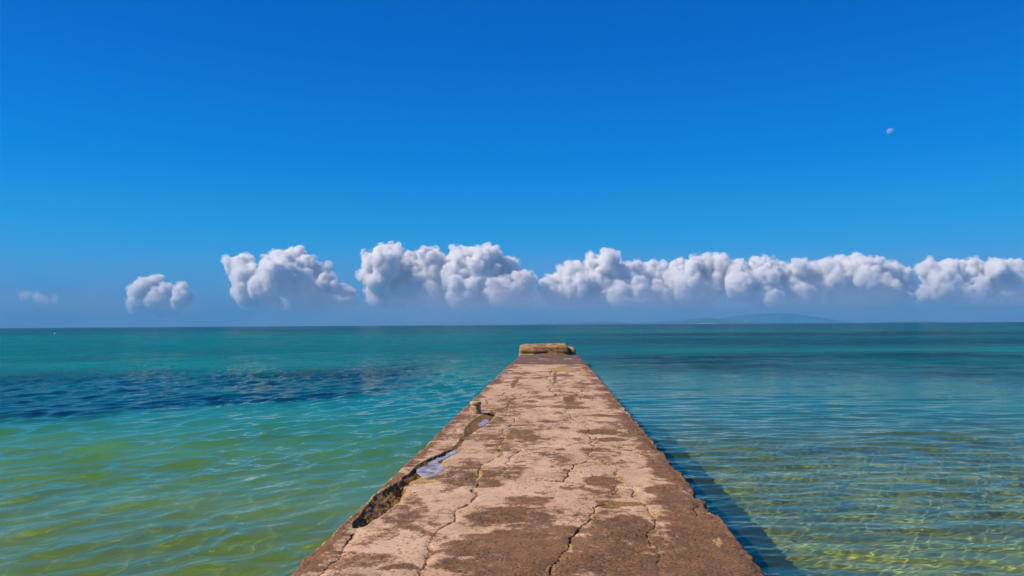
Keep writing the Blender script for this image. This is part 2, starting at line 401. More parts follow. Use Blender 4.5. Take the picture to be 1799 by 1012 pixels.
def side_wall(ex, zt, sgn):
    """the pier's flank, from the deck edge down below the sea bed"""
    zs = np.concatenate([np.linspace(0, 1, 26)])
    yy = ys[::2] if ys[-1] == ys[::2][-1] else np.append(ys[::2], ys[-1]); sel = np.searchsorted(ys, yy)
    P = np.zeros((len(zs), len(yy), 3)); wv = np.zeros((len(zs), len(yy), 3)); dm = np.zeros_like(wv)
    for i, t in enumerate(zs):
        z = zt[sel]*(1-t) + (-3.0)*t
        bulge = .05*fbm2(yy*1.5, z*2.5, 4, 81+sgn)*min(1, t*6) + .03*fbm2(yy*6, z*6, 3, 83+sgn)*min(1, t*6) + .10*t
        P[i, :, 0] = ex[sel] + sgn*bulge; P[i, :, 1] = yy; P[i, :, 2] = z
        f = fbm2(yy*1.2, z*1.2, 4, 85)
        wv[i, :, 0] = np.clip(.55+f, 0, 1); wv[i, :, 1] = sstep(.75, .25, z)*.9; wv[i, :, 2] = np.clip(f+.15, 0, 1)*(t < .15)
        dm[i, :, 0] = sstep(.5, .1, z)*.8
    if sgn > 0: P = P[:, ::-1]; wv = wv[:, ::-1]; dm = dm[:, ::-1]
    me = grid_mesh('side_wall', P); color_attr(me, 'wear', wv); color_attr(me, 'damp', dm)
    link('side_wall', me, M_CONC, pier)
side_wall(eL, Z[:, 0], -1); side_wall(eR, Z[:, -1], 1)

def rough_block(name, corners, zt, zb, div, seed, amp, parent, wearf, tilt=None):
    """battered concrete mass: top ring (4 plan corners) at heights zt, bottom ring at zb; lumpy faces"""
    bm = bmesh.new()
    top = [bm.verts.new((x, y, z)) for (x, y), z in zip(corners[0], zt)]
    bot = [bm.verts.new((x, y, zb)) for (x, y) in corners[1]]
    bm.faces.new(top); bm.faces.new(bot[::-1])
    for i in range(4): bm.faces.new((top[i], bot[i], bot[(i+1) % 4], top[(i+1) % 4]))
    bmesh.ops.recalc_face_normals(bm, faces=bm.faces)
    bmesh.ops.bevel(bm, geom=bm.edges[:], offset=.09, segments=2, affect='EDGES', profile=.6)
    for _ in range(div): bmesh.ops.subdivide_edges(bm, edges=[q for q in bm.edges if q.calc_length() > .10], cuts=1, use_grid_fill=True)
    bmesh.ops.triangulate(bm, faces=[f for f in bm.faces if len(f.verts) > 4])
    bm.normal_update()
    co = np.array([v.co[:] for v in bm.verts]); no = np.array([v.normal[:] for v in bm.verts])
    d = amp*(value3(co[:,0]*1.6, co[:,1]*1.6, co[:,2]*1.6, seed)*.9 + value3(co[:,0]*4.2, co[:,1]*4.2, co[:,2]*4.2, seed+1)*.6 + value3(co[:,0]*11, co[:,1]*11, co[:,2]*11, seed+2)*.35)
    co2 = co + no*d[:, None]
    co2[:, 1] += .10*value3(co[:,0]*1.3, co[:,1]*.5, co[:,2]*9, seed+7)*(np.abs(no[:, 1]) > .3)       # ragged pour layers
    for v, c in zip(bm.verts, co2): v.co = c
    o = from_bm(name, bm, M_CONC, parent, True)
    wv, dm = wearf(co, no)
    color_attr(o.data, 'wear', wv); color_attr(o.data, 'damp', dm); return o

def head_tones(co, no):
    x, y, z = co.T; f = fbm2(x*2.2, z*6+y*.7, 5, 91, .65); g = fbm2(x*3.1+4, z*7+y*.8, 5, 92, .65)
    front = no[:, 1] < -.35  # front face darkest at mid-width, ochre towards its left; other faces paler
    st = np.where(front, np.clip(.85+.9*f+.3*(1-np.abs(x-.05)/1.1), 0, 1), np.clip(.50+1.3*f, 0, 1))
    oc = np.where(front, np.clip(.18+1.3*g+.5*sstep(.5, 1.1, x), 0, .9), np.clip(.25+1.3*g, 0, .8))
    oc = np.where(front & (x < -1.05+.2*f), np.maximum(oc, .70+.3*g), oc)
    ms = np.where(front, np.clip(.75-np.abs(x-.1)*.6+1.2*f-.6*sstep(1.0, 1.2, z), 0, 1), 0)
    wt = np.where(front, np.clip(.15+f, 0, .5), .05)
    return np.stack([st, ms, oc], -1), np.stack([wt, wt*0, wt*0], -1)
YH = 41.2
tl, tr = at_depth(913, 610.5, YH+.9), at_depth(998, 609.0, YH+.9)
zt = tl.z
bl_, br_ = on_plane(915, 606, zt), on_plane(993, 604.2, zt)
yb = 48.6
rough_block('head_block', [[(tl.x, YH+.9), (tr.x, YH+.9), (br_[0]*yb/br_[1]+.02, yb), (bl_[0]*yb/bl_[1], yb)],
                           [(tl.x-.32, YH-.10), (tr.x+.30, YH-.10), (tr.x+.25, yb+.2), (tl.x-.35, yb+.2)]],
            [zt, zt+.04, zt+.07, zt], -3.0, 6, 101, .040, pier, head_tones)
w0, w1 = at_depth(1009.5, 610.8, 44.0), at_depth(1009, 607.5, 45.0)
rough_block('head_wing', [[(tr.x+.05, 43.4), (w0.x, 43.4), (w0.x, 47.5), (tr.x+.05, 47.5)],
                          [(tr.x+.0, 43.1), (w0.x+.25, 43.1), (w0.x+.2, 47.8), (tr.x+.0, 47.8)]],
            [w0.z-.02]*4, -3.0, 5, 111, .05, pier, head_tones)

# mooring bollard: a short worn concrete post with a swollen cap
bx, by = DP(834.5, 728)
def lathe(name, prof, mat, parent, loc, seg=40, seed=1, amp=.004):
    bm = bmesh.new(); rings = []
    for r, z in prof:
        rings.append([bm.verts.new((r*math.cos(2*PI*i/seg), r*math.sin(2*PI*i/seg), z)) for i in range(seg)])
    for a, b in zip(rings[:-1], rings[1:]):
        for i in range(seg): bm.faces.new((a[i], a[(i+1) % seg], b[(i+1) % seg], b[i]))
    bm.faces.new(rings[-1]); bm.faces.new(rings[0][::-1]); bm.normal_update()
    co = np.array([v.co[:] for v in bm.verts]); no = np.array([v.normal[:] for v in bm.verts])
    d = amp*(value3(co[:,0]*14, co[:,1]*14, co[:,2]*14, seed)+.6*value3(co[:,0]*40, co[:,1]*40, co[:,2]*40, seed+3))
    for v, c in zip(bm.verts, co + no*d[:, None]): v.co = c
    o = from_bm(name, bm, mat, parent, True); o.location = loc; return o
M_BOL = simple_material('worn_bollard_concrete', (.26, .155, .07), (.55, .39, .22), 14, .9, .5, .01)
bol = lathe('bollard', [(.112, -.10), (.114, .02), (.104, .06), (.099, .12), (.101, .165)], M_BOL, pier, (bx, by+.10, DECK_Z))
lathe('cap', [(.101, .165), (.108, .178), (.112, .195), (.110, .214), (.095, .230), (.06, .237), (.01, .239)], M_BOL, bol, (0, 0, 0), seed=4)

# puddles lying in the channels and on the sunken outer bays
def water_film_material():
    k = NT('still_water'); p = k.n('ShaderNodeBsdfPrincipled')
    k.l(k.mix(k.mapr(k.noise(k.pos(), 7, 4), .35, .65), (.16, .12, .11), (.42, .36, .35)), p.inputs['Base Color']); p.inputs['Roughness'].default_value = .18; p.inputs['IOR'].default_value = 1.33
    p.inputs['Specular IOR Level'].default_value = .3
    k.l(k.bump(k.noise(k.pos(), 9, 3), .12, .01), p.inputs['Normal'])
    k.l(p.outputs[0], k.out.inputs[0]); return k.mat
M_PUD = water_film_material()
def puddle(px_pts, dz, seed):
    pts = [DP(*p) for p in px_pts]; rg = random.Random(seed)
    pts = rough_line(pts + pts[:1], 3, .07, rg)[:-1]
    bm = bmesh.new(); vv = [bm.verts.new((x, y, DECK_Z+dz)) for x, y in pts]; f = bm.faces.new(vv)
    if f.normal.z < 0: f.normal_flip()
    r = bmesh.ops.extrude_face_region(bm, geom=[f])
    for v in r['geom']:
        if isinstance(v, bmesh.types.BMVert): v.co.z -= .006
    bmesh.ops.recalc_face_normals(bm, faces=bm.faces)
    bmesh.ops.triangulate(bm, faces=[q for q in bm.faces if len(q.verts) > 4])
    tag(from_bm('puddle', bm, M_PUD), kind='structure')
puddle([(742,838),(757,839),(768,833),(777,822),(770,814),(782,806),(803,795),(801,790),(785,797),(766,806),(752,818)], .004, 1)
puddle([(843,751),(850,748),(858,739),(853,737),(845,742)], .004, 2)
puddle([(945,630),(962,630),(960,627.5),(946,627.5)], -.047, 3)
puddle([(990,630.2),(1008,630.2),(1004,628),(991,627.8)], -.047, 4)
puddle([(878,661),(892,660),(893,657.5),(882,658)], .006, 5)

# ------------------------------------------------------------------ sea and sea bed
ang_f = np.radians(np.arange(-52, 46.001, .062)) ; ang_b = np.radians(np.arange(49, 308, 3.0))
ang = np.concatenate([ang_f, ang_b])                   # measured clockwise from +Y
rr = [0.9]
while rr[-1] < 13500:
    r = rr[-1]; rr.append(r + max(.030, min(r*r/(F_PX*.57*CAM_Z)*.52, r*.06)))
rr = np.array(rr); NR = len(rr)
Rg, Ag = np.meshgrid(rr, ang, indexing='ij')
SX, SY = Rg*np.sin(Ag), Rg*np.cos(Ag)
step_r = np.gradient(rr)[:, None]; step_a = Rg*R(.062)

def wave_set(n, lam0, lam1, heading, spread, steep, seed, peak=None, wid=.6):
    g = random.Random(seed); o = []
    for i in range(n):
        lam = lam0*(lam1/lam0)**((i+g.random())/n); steep_ = steep*(math.exp(-(math.log(lam/peak))**2/(2*wid*wid)) if peak else 1)
        th = heading + g.gauss(0, spread)
        o.append((2*PI/lam, math.sin(th), math.cos(th), steep_*lam*(.6+.8*g.random()), g.random()*2*PI))
    return o
left_set = wave_set(56, .16, 3.2, R(112), R(26), .0108, 3, .72, .62) + wave_set(14, .10, .30, R(118), R(45), .0028, 7) + wave_set(5, 4, 9, R(125), R(20), .0016, 8)
right_set = wave_set(56, .16, 2.6, R(172), R(16), .0056, 4, .55, .62) + wave_set(16, .09, .25, R(168), R(28), .0034, 6) + wave_set(5, 3, 8, R(165), R(12), .0014, 9)
side_w = sstep(-1.2, 1.2, SX/np.maximum(1, (SY-30)*.25))
H = np.zeros_like(SX); DXs = np.zeros_like(SX); DYs = np.zeros_like(SX)
group = .72+.7*fbm2(SX*.16, SY*.16, 3, 201)           # gusts: waves come in patches
for wset, wt in ((left_set, 1-side_w), (right_set, side_w)):
    for kx, sx, sy, a, ph in wset:
        lam = 2*PI/kx
        fade = 1-sstep(.30, .52, np.sqrt((step_r*sy)**2+(step_a*abs(sx))**2+(step_r*.25)**2)/lam)
        lim = np.nonzero(fade.max(axis=1) > 0)[0]
        if not len(lim): continue
        s = slice(0, lim[-1]+1)
        p = kx*(SX[s]*sx+SY[s]*sy)+ph
        aw = a*fade[s]*wt[s]*group[s]
        H[s] += aw*np.cos(p); q = -.95*aw*np.sin(p); DXs[s] += q*sx; DYs[s] += q*sy
curv = Rg**2/(2*EARTH)
SEA_P = np.stack([SX+DXs, SY+DYs, H-curv], -1)

# what colour the water body has where: sand shallows, grass beds, deeper turquoise
U = SX + 6*fbm2(SX*.03, SY*.03, 3, 211); V = SY*(1+.16*fbm2(SX*.04+2, SY*.04, 4, 212)) + 1.2*fbm2(SX*.15, SY*.22, 4, 213)
lg = np.log(np.maximum(V, 1.0))
def ramp3(x, st):
    xs = [a for a, _ in st]; return np.stack([np.interp(x, xs, [c[i] for _, c in st]) for i in range(3)], -1)
LNs = lambda v: math.log(v)
left_c = ramp3(lg, [(LNs(5), (.082,.122,.014)), (LNs(9), (.078,.146,.022)), (LNs(13), (.058,.152,.036)), (LNs(18), (.022,.118,.058)), (LNs(24), (.003,.090,.088)), (LNs(45), (.002,.100,.110)),
                    (LNs(90), (.0,.105,.128)), (LNs(180), (.0,.108,.125)), (LNs(300), (.002,.080,.105)), (LNs(700), (.001,.045,.080)), (LNs(3000), (.001,.028,.065))])
right_c = ramp3(lg, [(LNs(5), (.085,.098,.010)), (LNs(10), (.070,.095,.018)), (LNs(15), (.040,.085,.040)), (LNs(22), (.015,.082,.068)), (LNs(35), (.004,.070,.080)), (LNs(60), (.001,.068,.088)),
                    (LNs(110), (.001,.060,.090)), (LNs(200), (.001,.085,.110)), (LNs(320), (.001,.075,.105)), (LNs(700), (.001,.042,.080)), (LNs(3000), (.001,.026,.062))])
sw = sstep(-.25, .25, SX/np.maximum(4, SY))
body = left_c*(1-sw[..., None]) + right_c*sw[..., None]
patch = fbm2(SX*.045+3, SY*.075, 5, 221, .6); patch2 = fbm2(SX*.012+7, SY*.03, 5, 222, .6); pf = fbm2(SX*.35, SY*.5, 4, 223)
def band(a, b, soft, v): return sstep(a-soft, a+soft, v)*(1-sstep(b-soft*2.5, b+soft*2.5, v))
dist_n = V - .10*(-SX)                                  # the left grass bed runs slightly outwards to the right
grass = np.zeros_like(SX)
Yl = SY + .62*np.minimum(SX, 0)*-0  # plan coordinate
low = 27.0 + .85*(SX+6)                                 # its shoreward margin
low = np.where(SX < 0, np.maximum(17.3, low), 27.0)
grass = np.maximum(grass, sstep(-1.2, 2.2, V+1.4*pf-low)*(1-sstep(12, 34, V-low))*(1-sstep(-7.5, -3.0, SX+.10*(SY-25)))*np.clip(.86+.9*patch+.9*pf, 0, 1))
grass = np.maximum(grass, (1-sw)*np.clip(.55*band(50, 75, 8, V)*(.35+1.6*patch), 0, .8))
grass = np.maximum(grass, sw*np.clip(band(25, 60, 5, V)*(.42+2.0*patch+.9*pf), 0, .92))
grass = np.maximum(grass, sw*np.clip(band(82, 118, 8, V)*(.50+1.4*patch2), 0, .85))
grass = np.maximum(grass, sw*np.clip(band(150, 210, 15, V)*(.55+1.3*patch2), 0, .8))
grass = np.maximum(grass, np.clip(band(230, 900, 60, V)*(.10+1.5*patch2), 0, .6))
sandbar = sw*band(64, 76, 4, V)*np.clip(.75+.9*patch2, 0, 1)*sstep(2, 12, SX)
grass = np.clip(grass, 0, 1)*(1-sandbar)
body = body*(1-grass[..., None]) + np.array([.0006, .008, .020])*grass[..., None]
body = body*(1-.8*sandbar[..., None]) + np.array([.006, .150, .150])*.8*sandbar[..., None]
body *= (1.62*(1-.30*sstep(25, 90, SY))*(1+.30*pf+.25*patch))[..., None]
clear = np.where(SX > 0, .86*(1-sstep(10, 28, SY)), .50*(1-sstep(8, 22, SY)))
clear = clear*(1-grass*.8)

def sea_material():
    k = NT('sea_water'); P = k.pos()
    A = k.attr('body').outputs['Color']; Cq = k.sep(k.attr('clarity').outputs['Color'])
    d = k.n('ShaderNodeVectorMath', operation='LENGTH'); k.l(P, d.inputs[0]); dist = d.outputs['Value']
    # ripples too small for the mesh; they die out where the mesh waves already carry the surface
    h1 = k.noise(k.mapping(P, (1.0, 1.9, 1), (0, 0, R(-8))), 1.5, 6, .66)
    h2 = k.noise(k.mapping(P, (1.0, 1.6, 1), (0, 0, R(15))), 5.0, 5, .62)
    h3 = k.noise(k.mapping(P, (.35, 1.3, 1)), .28, 4, .6)
    far = k.mapr(dist, 18, 90)
    far2 = k.mapr(dist, 80, 500)
    b = k.n('ShaderNodeBump'); b.inputs['Distance'].default_value = .030; k.l(h2, b.inputs['Height']); k.l(k.mapr(dist, 12, 60, .06, .45), b.inputs['Strength'])
    b2 = k.n('ShaderNodeBump'); b2.inputs['Distance'].default_value = .13; k.l(h1, b2.inputs['Height']); k.l(far, b2.inputs['Strength']); k.l(b.outputs[0], b2.inputs['Normal'])
    b3 = k.n('ShaderNodeBump'); b3.inputs['Distance'].default_value = .45; k.l(h3, b3.inputs['Height']); k.l(far2, b3.inputs['Strength']); k.l(b2.outputs[0], b3.inputs['Normal'])
    nrm = b3.outputs[0]
    fr = k.n('ShaderNodeFresnel'); fr.inputs['IOR'].default_value = 1.33; k.l(nrm, fr.inputs['Normal'])
    fac = k.math('MINIMUM', k.math('MULTIPLY', fr.outputs[0], k.mapr(dist, 7, 50, 1.15, .36)), .85)
    gust_glint = k.noise(k.mapping(P, (1.0, .55, 1), (0, 0, R(6))), .11, 9, .82)     # wave-facet glints and gusts painted as noise into reflection and body tone
    gf = k.mapr(gust_glint, .36, .64, .10, 2.1, False); gb = k.mapr(gust_glint, .36, .64, 1.36, .58, False)
    wf = k.mapr(dist, 12, 60)
    fac = k.math('MULTIPLY', fac, k.math('ADD', 1.0, k.math('MULTIPLY', wf, k.math('SUBTRACT', gf, 1.0))), True)
    sc = k.n('ShaderNodeVectorMath', operation='SCALE'); k.l(A, sc.inputs[0]); k.l(k.math('ADD', 1.0, k.math('MULTIPLY', wf, k.math('SUBTRACT', gb, 1.0))), sc.inputs['Scale']); A = sc.outputs[0]
    gl = k.n('ShaderNodeBsdfGlossy'); gl.inputs['Color'].default_value = (1, .98, .80, 1); k.l(k.mapr(dist, 10, 300, .005, .15), gl.inputs['Roughness']); k.l(nrm, gl.inputs['Normal'])
    df = k.n('ShaderNodeBsdfDiffuse'); k.l(A, df.inputs['Color']); up = k.n('ShaderNodeCombineXYZ'); up.inputs[2].default_value = 1; k.l(up.outputs[0], df.inputs['Normal'])      # light scattered back out of the water's depth does not follow the ripples
    rf = k.n('ShaderNodeBsdfRefraction'); rf.inputs['IOR'].default_value = 1.33; rf.inputs['Roughness'].default_value = 0; rf.inputs['Color'].default_value = (.86, .97, .93, 1)
    um = k.n('ShaderNodeMixShader'); k.l(Cq[0], um.inputs[0]); k.l(df.outputs[0], um.inputs[1]); k.l(rf.outputs[0], um.inputs[2])
    mx = k.n('ShaderNodeMixShader'); k.l(fac, mx.inputs[0]); k.l(um.outputs[0], mx.inputs[1]); k.l(gl.outputs[0], mx.inputs[2])
    k.l(mx.outputs[0], k.out.inputs[0]); return k.mat
sea_me = grid_mesh('sea', SEA_P, wrap=True)
color_attr(sea_me, 'body', body); color_attr(sea_me, 'clarity', np.repeat(clear[..., None], 3, -1))
sea = tag(link('sea', sea_me, sea_material()), kind='structure')
sea_me.flip_normals() if sea_me.polygons[0].normal.z < 0 else None
sea.cycles.is_caustics_caster = True

br = np.concatenate([np.arange(.5, 40, .22), np.geomspace(40, 13400, 40)]); ba = np.radians(np.arange(0, 360, 1.5))
bR, bA = np.meshgrid(br, ba, indexing='ij'); BX, BY = bR*np.sin(bA), bR*np.cos(bA)
BZ = -.80 - .010*np.minimum(bR, 90) + .05*fbm2(BX*.5, BY*.5, 4, 231) + .015*fbm2(BX*2.2, BY*2.2, 3, 232)*(bR < 42) - bR**2/(2*EARTH)
bed_me = grid_mesh('seabed', np.stack([BX, BY, BZ], -1), wrap=True)
if bed_me.polygons[0].normal.z < 0: bed_me.flip_normals()
def bed_material():
    k = NT('seabed_sand'); P = k.pos(); n1 = k.noise(P, .9, 5, .6); n2 = k.noise(P, 6, 5, .65)
    c = k.mix(k.mapr(n1, .38, .62), (.20, .215, .028), (.40, .40, .048))
    c = k.mix(k.math('MULTIPLY', k.mapr(n2, .5, .7), .4), c, (.14, .15, .02))
    b = k.n('ShaderNodeBsdfDiffuse'); k.l(c, b.inputs[0]); k.l(b.outputs[0], k.out.inputs[0]); return k.mat
bed = tag(link('seabed', bed_me, bed_material()), kind='structure')
bed.cycles.is_caustics_receiver = True

# ------------------------------------------------------------------ islands on the horizon
def island(name, prof, Ydist, depth, mat, seed, rough=.25):
    """prof: (photo x, photo y of skyline); a ridge that falls to the sea on every side"""
    xs = np.array([at_depth(a, b, Ydist).x for a, b in prof]); hs = np.array([at_depth(a, b, Ydist).z for a, b in prof])
    base = -(Ydist**2)/(2*EARTH)-2
    u = np.linspace(xs[0], xs[-1], 260); hh = np.interp(u, xs, hs)-base
    v = np.linspace(-1, 1, 40)
    Ux, Vv = np.meshgrid(u, v); Hh = np.repeat(hh[None, :], len(v), 0)*(np.clip(1-np.abs(Vv)**1.6, 0, 1))
    Hh = Hh*(1+rough*fbm2(Ux*.004, Vv*6, 5, seed, .6)*(1-.7*(np.abs(Vv) < .03)))
    Pp = np.stack([Ux, Ydist+Vv*depth*(.5+.5*np.clip(np.repeat(hh[None, :], len(v), 0)/max(hh.max(), 1), 0, 1)), base+Hh], -1)
    me = grid_mesh(name, Pp)
    if me.polygons[5000].normal.z < 0: me.flip_normals()
    return tag(link(name, me, mat), kind='structure')
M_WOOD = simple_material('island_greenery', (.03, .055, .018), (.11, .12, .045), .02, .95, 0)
M_HILL = simple_material('hazy_hill_greenery', (.07, .09, .06), (.13, .14, .09), .004, .95, 0)  # paled green: extra haze fading put into the far hill's colour
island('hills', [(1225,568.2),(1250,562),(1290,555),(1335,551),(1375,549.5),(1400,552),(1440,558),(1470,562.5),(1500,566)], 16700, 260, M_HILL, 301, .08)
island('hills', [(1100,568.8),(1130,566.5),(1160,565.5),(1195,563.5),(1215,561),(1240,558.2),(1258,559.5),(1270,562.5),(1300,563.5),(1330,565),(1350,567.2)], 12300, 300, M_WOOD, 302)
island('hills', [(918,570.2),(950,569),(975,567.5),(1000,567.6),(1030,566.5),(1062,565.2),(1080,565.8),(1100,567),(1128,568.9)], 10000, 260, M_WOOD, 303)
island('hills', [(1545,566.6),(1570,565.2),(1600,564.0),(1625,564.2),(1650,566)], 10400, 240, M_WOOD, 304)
M_SAND = simple_material('pale_beach_sand', (.55, .50, .42), (.68, .62, .52), .05, .95, 0)
def beach(x0, x1, Yd):
    xa, xb = at_depth(x0, 568, Yd).x, at_depth(x1, 568, Yd).x; base = -(Yd**2)/(2*EARTH)
    u = np.linspace(xa, xb, 40); v = np.linspace(0, 1, 6); Ux, Vv = np.meshgrid(u, v)
    taper = np.sin(np.linspace(0, PI, 40))**.4
    me = grid_mesh('beach', np.stack([Ux, Yd+Vv*120, base-1+9.5*Vv*taper[None, :]], -1))
    if me.polygons[20].normal.z < 0: me.flip_normals()
    tag(link('beach', me, M_SAND), kind='structure')
beach(1224, 1262, 11850)
M_HOUSE = simple_material('white_house_paint', (.78, .76, .72), (.84, .82, .78), .3, .8, 0)
houses = [(1146,565.2,26,'white house on the far shore, leftmost of the bright cluster'), (1153,564.6,18,'small white house left of the widest one on the far shore'),
          (1161,564.2,36,'widest white building on the far shore, below the low ridge'), (1168,564.8,16,'small white house right of the widest one on the far shore'),
          (1310,564.6,18,'lone white house on the right flank of the wooded hill'), (1045,566.9,22,'white house on the low left island')]
for px, py, wd, lab in houses:
    Yd = 11950 if px > 1100 else 9760
    p = at_depth(px, py, Yd); bm = bmesh.new()
    bmesh.ops.create_cube(bm, size=1, matrix=Matrix.LocRotScale((0, 0, 4), None, (wd, 14, 12)))
    bmesh.ops.create_cube(bm, size=1, matrix=Matrix.LocRotScale((0, 0, 10.6), None, (wd+1.6, 15.6, 1.2)))
    bmesh.ops.create_cube(bm, size=1, matrix=Matrix.LocRotScale((wd*.22, 0, 12.4), None, (wd*.3, 7, 2.4)))
    o = from_bm('house', bm, M_HOUSE); o.location = p
    tag(o, lab, 'house', 'white houses on the far islands')

# a small white float far out on the left
fx, fy = on_plane(96.5, 586.6, 0.0)
M_FLOAT = simple_material('white_float', (.78, .78, .76), (.84, .84, .82), 3, .5, 0)
fl = lathe('float', [(.02, -.22), (.18, -.16), (.27, -.02), (.29, .08), (.24, .22), (.12, .32), (.07, .36), (.07, .46), (.02, .48)], M_FLOAT, None, (fx, fy, .02), 24)
tag(fl, 'tiny white float bobbing far out on the turquoise water at left', 'buoy')

# ------------------------------------------------------------------ clouds
def cloud_material(name, dens, lo, hi):
    k = NT(name); v = k.n('ShaderNodeVolumePrincipled')
    v.inputs['Color'].default_value = (.988, .986, .990, 1); v.inputs['Anisotropy'].default_value = -.08
    P = k.pos(); n = k.noise(P, 1/480., 6, .60, .5)
    k.l(k.mapr(n, lo, hi, 0, dens), v.inputs['Density']); k.mat.cycles.volume_step_rate = .16
    k.l(v.outputs[0], k.out.inputs['Volume']); return k.mat
M_CLOUD = cloud_material('cloud_vapour', .019, .30, .43); M_HAZY = cloud_material('thin_cloud', .0016, .40, .60); M_WISP = cloud_material('cloud_wisps', .008, .46, .62)
_ico = {}
def ico(sub):
    if sub not in _ico:
        b_ = bmesh.new(); bmesh.ops.create_icosphere(b_, subdivisions=sub, radius=1); b_.verts.index_update()
        _ico[sub] = (np.array([v.co[:] for v in b_.verts]), np.array([[v.index for v in f.verts] for f in b_.faces])); b_.free()
    return _ico[sub]
def balls_mesh(balls):
    V, Fc, o = [], [], 0
    for q, rad, sub in balls:
        v, f = ico(sub); V.append(v*np.array(rad)+np.array(q[:])); Fc.append(f+o); o += len(v)
    V = np.concatenate(V); Fc = np.concatenate(Fc); me = bpy.data.meshes.new('tmp')
    me.vertices.add(len(V)); me.vertices.foreach_set('co', V.reshape(-1).astype(np.float32))
    me.loops.add(Fc.size); me.loops.foreach_set('vertex_index', Fc.reshape(-1).astype(np.int32))
    me.polygons.add(len(Fc)); me.polygons.foreach_set('loop_start', (np.arange(len(Fc))*3).astype(np.int32)); me.update(calc_edges=True)
    return me
def cloud(puffs, Yd, label, seed, vox=30, mat=None, thick=.8, disp=1.0, base=True):
    g = random.Random(seed); balls = []
    def ball(q, rad, sub): balls.append((q, rad, sub))
    def updir():
        while True:
            v = Vector((g.gauss(0, 1), g.gauss(0, 1), g.gauss(.95, .7)))
            if v.length > .2 and v.normalized().z > .05: return v.normalized()
    for px, py, r in puffs:
        q = at_depth(px, py, Yd+g.gauss(0, thick)*r*14); rad = r*q.y/F_PX
        ball(q, rad*.92, 3)
        q2 = q+Vector((g.uniform(-.4, .4), g.choice((-1, 1))*g.uniform(.8, 1.3), g.uniform(-.25, .05)))*rad; ball(q2, rad*.85, 3)
        for c0 in (q, q2):
            for j in range(9):
                d = updir(); r1 = rad*g.uniform(.22, .50); p1 = c0+d*rad*g.uniform(.68, .95); ball(p1, r1, 2)
                for i in range(5):
                    d2 = (updir()+d*.6).normalized(); ball(p1+d2*r1*.85, r1*g.uniform(.25, .5), 1)
    # broad flat base under the whole cloud
    x0, x1 = min(p[0] for p in puffs), max(p[0] for p in puffs); k_ = Yd/F_PX
    nb = max(2, int((x1-x0)/24)) if base else 0
    for i in range(nb):
        q = at_depth(x0+10+(x1-x0-14)*(i+.5)/nb+g.uniform(-10, 10), g.uniform(512, 530), Yd+g.uniform(0, 500)); ball(q, (g.uniform(26, 44)*k_, 520, g.uniform(17, 26)*k_), 3)
    me = balls_mesh(balls)
    t = bpy.data.objects.new('tmp', me); COL.objects.link(t)
    md = t.modifiers.new('r', 'REMESH'); md.mode = 'VOXEL'; md.voxel_size = vox
    dg = bpy.context.evaluated_depsgraph_get(); me2 = bpy.data.meshes.new_from_object(t.evaluated_get(dg))
    bpy.data.objects.remove(t); bpy.data.meshes.remove(me)
    n = len(me2.vertices); co = np.empty(n*3, np.float32); me2.vertices.foreach_get('co', co); co = co.reshape(-1, 3).astype(float)
    no = np.empty(n*3, np.float32); me2.vertices.foreach_get('normal', no); no = no.reshape(-1, 3)
    F_ = 1/900.; w3 = np.stack([value3(co[:,0]*F_+i*7, co[:,1]*F_, co[:,2]*F_, seed+40+i) for i in range(3)], -1)
    co = co + w3*70
    d = np.zeros(n); a = 55.; f = 1/260.
    for o in range(6):
        d += a*(np.abs(value3(co[:,0]*f, co[:,1]*f, co[:,2]*f*1.3, seed+o))*1.6-.35); a *= .66; f *= 2.05
    root = bpy.data.objects.new('cumulus_cloud', None); COL.objects.link(root); root.location = (at_depth(.5*(x0+x1), 540, Yd))
    tag(root, label, 'cloud', 'cumulus clouds along the horizon')
    for nm, off, mt in (('core', -5, M_CLOUD), ('wisps', 60, M_WISP)):
        m_ = me2.copy(); m_.name = nm
        e_ = off*(1+1.2*value3(co[:,0]/260, co[:,1]/260, co[:,2]/200, seed+60)+.7*value3(co[:,0]/90, co[:,1]/90, co[:,2]/80, seed+61)) if off > 0 else off
        tp = .40+.75*sstep(-.1, .7, no[:, 2])
        c2 = co + no*(d*disp*tp+e_)[:, None] - np.array(root.location[:])
        m_.vertices.foreach_set('co', c2.reshape(-1).astype(np.float32))
        m_.polygons.foreach_set('use_smooth', np.full(len(m_.polygons), True)); m_.update()
        m_.materials.clear(); link(nm, m_, mat or mt, root)
    bpy.data.meshes.remove(me2); return root
cloud([(262,502,15),(258,517,18),(290,517,13),(312,515,12),(275,535,22),(318,530,15),(300,545,18),(244,538,14)], 22700, 'smallest white cumulus, standing alone at far left of the cloud row', 1, base=False)
cloud([(48,523,8),(60,522,7),(95,526,6),(80,530,7),(70,528,8)], 23200, 'faint small grey wisp low over the horizon, left of every white cloud', 9, mat=M_HAZY, base=False)
cloud([(425,470,18),(430,490,22),(495,462,20),(522,454,15),(540,464,14),(478,476,20),(510,492,32),(555,482,16),(574,497,14),(460,507,26),(530,518,28),(480,525,24),(588,502,10),
       (560,524,20),(440,520,20),(600,518,16)], 21700, 'cumulus with a bright double peak left of the pier, second from the left', 2)
cloud([(672,448,17),(690,447,15),(655,464,20),(690,472,26),(720,467,20),(757,457,16),(765,477,26),(810,457,18),(836,454,16),(862,448,15),(845,480,32),(890,482,27),(914,500,22),(800,482,23),
       (650,490,16),(700,508,30),(760,512,30),(820,512,30),(880,517,26),(922,522,17),(672,524,20),(666,496,24),(738,492,26),(705,486,24)], 21000, 'widest grey-violet cumulus just left of the pier end, with white tops at its left', 3)
